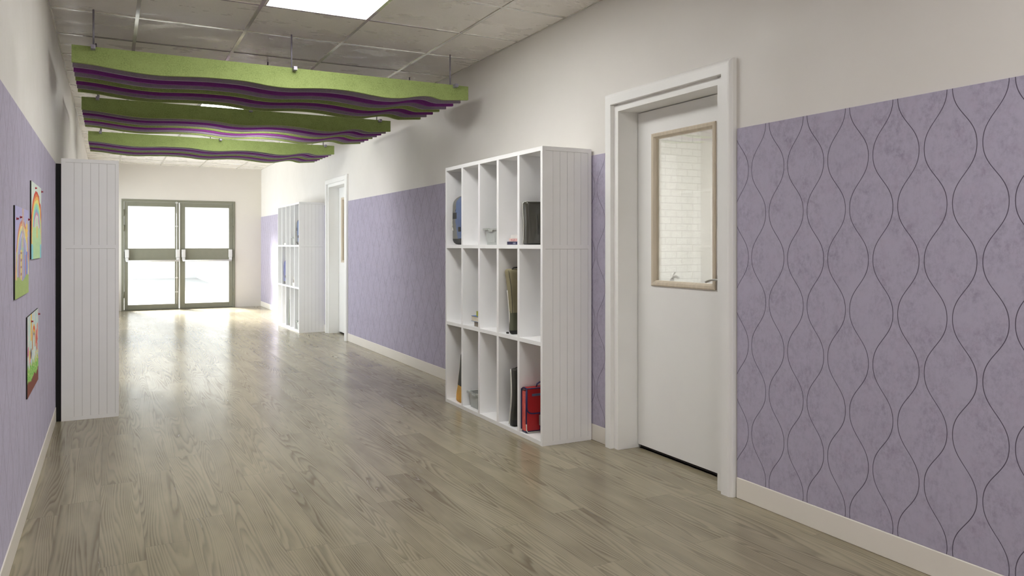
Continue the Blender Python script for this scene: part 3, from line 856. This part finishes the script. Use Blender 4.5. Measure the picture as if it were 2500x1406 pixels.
book((2.345, 4.985, z), (.12, .10, .035), B_TAUPE, 'taupe book under the blue book in the middle row cubby', group=GC)
book((2.335, 5.0, z+.0355), (.15, .14, .040), B_BLUE, 'blue covered book with pale pages in the middle row cubby', group=GC, name='thick_book')
book((2.345, 4.965, z+.076), (.11, .07, .036), B_LIME, 'lime book on top of the blue book in the middle row', group=GC)

# ---- contents of the far unit
FX, FY = 2.338, 10.752
def fc(c): a, b = cell(c); return FY+(a+b)/2
bag_blue((FX, fc(0), FLOORZ[2]), 'slate blue backpack in top right cubby of the far shelving', {'bag_base': L_BLACK, 'front_pocket': L_GREYB, 'body': L_BLUE, 'pocket_flap': L_BLACK})
bag_blue((FX, fc(3)+.004, FLOORZ[1]), 'indigo backpack in the middle row of the far shelving', {'bag_base': L_BLACK, 'front_pocket': L_INDIGO, 'body': L_INDIGO, 'pocket_flap': L_INDIGO})
bag_slim((FX, FY+COLS[2]+.115, FLOORZ[0]), 'slim bottle green bag on the bottom row of the far shelving', L_GREEN, H=.40, bow=.012)
tray((FX, fc(0), FLOORZ[0]), 'pale plastic tray on the bottom row of the far shelving')
tray((FX, fc(1), FLOORZ[2]), 'pale plastic tray in the top row of the far shelving, beside the backpack')
GD = 'small stack in the middle row of the far shelving'
book((FX, fc(1)-.03, FLOORZ[1]), (.15, .14, .05), B_WHITE, 'white book at the bottom of the far shelving stack', group=GD)
book((FX+.004, fc(1)-.045, FLOORZ[1]+.051), (.13, .10, .04), B_TAUPE, 'taupe book in the middle of the far shelving stack', group=GD)
book((FX+.008, fc(1)-.05, FLOORZ[1]+.092), (.11, .09, .04), PAGE, 'cream book on top of the far shelving stack', group=GD)
book((FX, fc(3)-.02, FLOORZ[2]), (.15, .14, .03), B_WHITE, 'white book lying in the top row of the far shelving')

# ------------------------------------------------------------------ children's drawings
def mat_vcol():
    m = bpy.data.materials.new('crayon_paper'); t = NT(m)
    a = t.n('ShaderNodeAttribute', attribute_name='ink')
    t.bsdf(a.outputs['Color'], .7, None, .3); return m
M_INK = mat_vcol(); M_EDGE = M('dark_board_edge', (48, 48, 46), .7, .3); M_PIN = M('red_pin', (168, 26, 52), .3, .5)
def vn(x, y, s): return mnoise.noise(Vector((x*s, y*s, s*.37)))
def arch(u, v, cx, rx, ry, v0):
    return math.sqrt(((u-cx)/rx)**2+(max(v-v0, 0)/ry)**2)
def band(t, cols, r0, r1):
    if t < r0 or t > r1: return None
    return cols[min(len(cols)-1, int((t-r0)/(r1-r0)*len(cols)))]
RAIN = [(150, 120, 190), (110, 150, 215), (140, 205, 190), (238, 220, 110), (240, 165, 80), (214, 84, 60)]
def art_a(u, v):     # castle scene with a wide rainbow
    c = (186, 182, 222); j = vn(u, v, 9)*.03
    t = arch(u+j, v+j, .52, .50, .66, .20); b = band(t, [(206, 200, 232), (172, 178, 214), (214, 222, 178), (238, 226, 160), (236, 178, 130), (214, 140, 120)], .72, 1.02)
    if b: c = b
    elif t < .72: c = (168, 172, 212)
    if t < .72 and v > .22:
        if abs(u-.5) < .16*(1-(v-.2)/.75) : c = (186, 206, 178) if v > .42 else (188, 192, 214)
    if abs(u-.55) < .05 and v > .55: c = (196, 206, 206) if abs(u-.55) < .02 else (224, 170, 140)
    for k, (a, w_, h, cc) in enumerate(((.28, .035, .48, (206, 150, 130)), (.42, .05, .52, (234, 210, 128)), (.55, .03, .5, (196, 160, 180)), (.66, .04, .52, (150, 166, 216)), (.76, .03, .46, (206, 142, 138)), (.86, .05, .5, (120, 142, 216)))):
        if abs(u-a) < w_ and .18 < v < h: c = cc if (int(v*38) % 3 or k != 1) else (196, 150, 90)
    if math.hypot(u-.84, (v-.74)*.7) < .085+.02*math.sin(math.atan2(v-.74, u-.84)*9): c = (240, 206, 110)
    if v < .20+.03*math.sin(u*9): c = (170, 192, 118)
    if .06 < u < .14 and .2 < v < .5: c = (220, 206, 150)
    return c
def art_b(u, v):     # big rainbow over a pale green field
    c = (214, 226, 216); j = vn(u, v, 8)*.03
    t = arch(u+j, v+j, .52, .56, .60, .30)
    b = band(t, [(224, 214, 216), (216, 150, 170), (150, 176, 206), (150, 214, 206), (170, 222, 180), (232, 224, 130), (240, 186, 100), (228, 132, 76), (206, 72, 58)], .42, 1.02)
    if b: c = b
    elif t < .42: c = (206, 222, 200)
    if v < .42:
        if .12 < u < .88: c = (190, 222, 170)
        elif v < .2: c = (160, 214, 214)
    if abs(u-.55) < .07 and .28 < v < .44: c = (226, 214, 130)
    if v < .18 and (u < .16 or u > .86): c = (140, 208, 218)
    return c
def art_c(u, v):     # flowers, grass, earth and a small rainbow
    c = (206, 222, 212); n = vn(u, v, 14)
    if n > .25: c = (190, 216, 222)
    if n < -.3: c = (226, 206, 210)
    if abs(u-.33) < .05 and v > .66: c = (236, 200, 96)
    t = arch(u, v, .56, .17, .24, .60); b = band(t, [(120, 110, 180), (150, 206, 170), (236, 214, 110), (226, 110, 70), (214, 80, 60), (240, 196, 110)], .42, 1.)
    if b and v > .52: c = b
    elif t < .42 or (abs(u-.58) < .1 and .3 < v < .6): c = (222, 232, 226)
    for (a, y, r, cc) in ((.06, .56, .05, (214, 120, 150)), (.10, .26, .06, (220, 60, 90)), (.22, .44, .06, (240, 170, 180)), (.30, .50, .05, (90, 70, 90)), (.84, .62, .09, (216, 90, 74)), (.9, .72, .07, (230, 150, 140)), (.2, .5, .05, (236, 196, 90)), (.42, .3, .05, (240, 200, 90)), (.86, .5, .06, (220, 120, 110))):
        if math.hypot(u-a, (v-y)*.75) < r*(1+.3*vn(u, v, 30)): c = cc
    if v < .36+.04*math.sin(u*30): 
        c = (120, 196, 84) if vn(u, v, 40) > -.1 else (190, 216, 130)
    if u > .7 and .3 < v < .45 and vn(u, v, 36) > .1: c = (226, 216, 140)
    if v < .17+.02*math.sin(u*14)+.03*vn(u, v, 20): c = (132, 74, 60)
    return c
def drawing(name, label, y0, y1, z0, z1, art, pins):
    e = empty(name, (XL, (y0+y1)/2, z0), label, 'drawing', 'rainbow drawings pinned to the purple wall')
    w, h = y1-y0, z1-z0; NU, NV = 200, 132; t = .006
    V, F, C = [], [], []
    for j in range(NV+1):
        for i in range(NU+1): V.append((t, -w/2+w*i/NU, h*j/NV))
    for j in range(NV):
        for i in range(NU):
            a = j*(NU+1)+i; F.append((a, a+1, a+NU+2, a+NU+1))
            u, v = (i+.5)/NU, (j+.5)/NV
            c = lin(art(u, v)); k = 1+.10*vn(u+3, v, 60)+.05*vn(u, v, 17)
            C.append(tuple(min(1, x*k) for x in c)+(1,))
    me = bpy.data.meshes.new('picture'); me.from_pydata(V, [], F); me.materials.append(M_INK)
    at = me.attributes.new('ink', 'FLOAT_COLOR', 'FACE')
    for i, c in enumerate(C): at.data[i].color = c
    o = bpy.data.objects.new('picture', me); COL.objects.link(o); o.parent = e
    MB().box(.0002, t-.0004, -w/2, w/2, 0, h).build('backing_card', M_EDGE, e)
    for y, z in pins:
        y -= (y0+y1)/2; z -= z0
        MB().tube([(t-.001, y, z), (t+.002, y, z), (t+.003, y, z), (t+.006, y, z), (t+.008, y, z)], [.0055, .0055, .0032, .0032, .005], 12).build('push_pin', M_PIN, e)['label'] = 'red push pin'
drawing('child_drawing', 'rainbow and towers drawing over green grass, nearest on the left wall', 3.528, 4.086, 1.007, 1.376, art_a, ((3.71, 1.335), (4.07, 1.336), (3.58, 1.325)))
drawing('child_drawing', 'drawing of one big rainbow over pale green, highest on the left wall', 4.222, 4.80, 1.153, 1.524, art_b, ((4.43, 1.502), (4.82, 1.508)))
drawing('child_drawing', 'small rainbow drawing with flowers and brown earth, lowest on the left wall', 4.03, 4.612, .53, .896, art_c, ((4.22, .862), (4.62, .865)))

# ------------------------------------------------------------------ light
def area(name, loc, rot, sx, sy, power, color=(1, 1, 1), portal=False):
    L = bpy.data.lights.new(name, 'AREA'); L.shape = 'RECTANGLE'; L.size = sx; L.size_y = sy; L.energy = power; L.color = color
    o = bpy.data.objects.new(name, L); COL.objects.link(o); o.location = loc; o.rotation_euler = rot
    if portal: L.cycles.is_portal = True
    return o
area('door_daylight_portal', (1.187, YB+.12, 1.03), (-PI/2, 0, 0), 1.9, 1.9, 1, portal=True)
warm = (1., .99, .97)
for y, pw in ((GY0-7*GS+.333, 12), (GY0-13*GS+.333, 42)):
    area('ceiling_lamp', (1.193, y, ZC-.01), (0, 0, 0), .66, .64, pw, warm)
area('tiled_room_lamp', (4.6, 4.6, ZC-.02), (0, 0, 0), 1.6, 1.6, 74, (.985, .995, 1))  # unseen fill added to brighten the room behind the near door glass
area('second_room_lamp', (4.6, 11, ZC-.02), (0, 0, 0), 1.6, 1.6, 90, (1, .985, .95))  # unseen fill added to light the room behind the second door
for (a, b, c, d_), pw in zip(ADDED_WINS, (6, 24)):
    area('window_daylight', (XL-.17, (a+b)/2, (c+d_)/2), (0, -PI/2, 0), d_-c-.05, b-a-.05, pw, (.92, .965, 1.))  # fill light added in the unseen left wall openings
sun = bpy.data.lights.new('sun', 'SUN'); sun.energy = 22; sun.angle = .4; sun.color = (1, .985, .955)
so = bpy.data.objects.new('sun', sun); COL.objects.link(so)
AZ, EL = math.radians(20), math.radians(27)
so.rotation_euler = Vector((math.sin(AZ)*math.cos(EL), -math.cos(AZ)*math.cos(EL), -math.sin(EL))).to_track_quat('-Z', 'Y').to_euler()
wd = bpy.data.worlds.new('sky'); SC.world = wd; wd.use_nodes = True
bg = wd.node_tree.nodes['Background']; bg.inputs[0].default_value = (.93, .97, 1., 1); bg.inputs[1].default_value = 2.4

# ------------------------------------------------------------------ camera
cam = bpy.data.cameras.new('camera'); co = bpy.data.objects.new('camera', cam); COL.objects.link(co)
co.location = (0, 0, 1.22); co.rotation_euler = (PI/2, 0, -.4853)
cam.sensor_fit = 'HORIZONTAL'; cam.sensor_width = 36; cam.lens = 1861/2500*36; cam.shift_y = -(703-598.54)/2500
cam.clip_start = .02; cam.clip_end = 300
SC.camera = co
SC.view_settings.view_transform = 'Standard'; SC.view_settings.look = 'None'
SC.view_settings.exposure = 1.27; SC.view_settings.gamma = 1.; SC.view_settings.use_curve_mapping = False
cy = SC.cycles
cy.max_bounces = 10; cy.diffuse_bounces = 6; cy.glossy_bounces = 4; cy.transparent_max_bounces = 12
cy.use_denoising = True; cy.sample_clamp_indirect = 8.; cy.caustics_reflective = False; cy.caustics_refractive = False
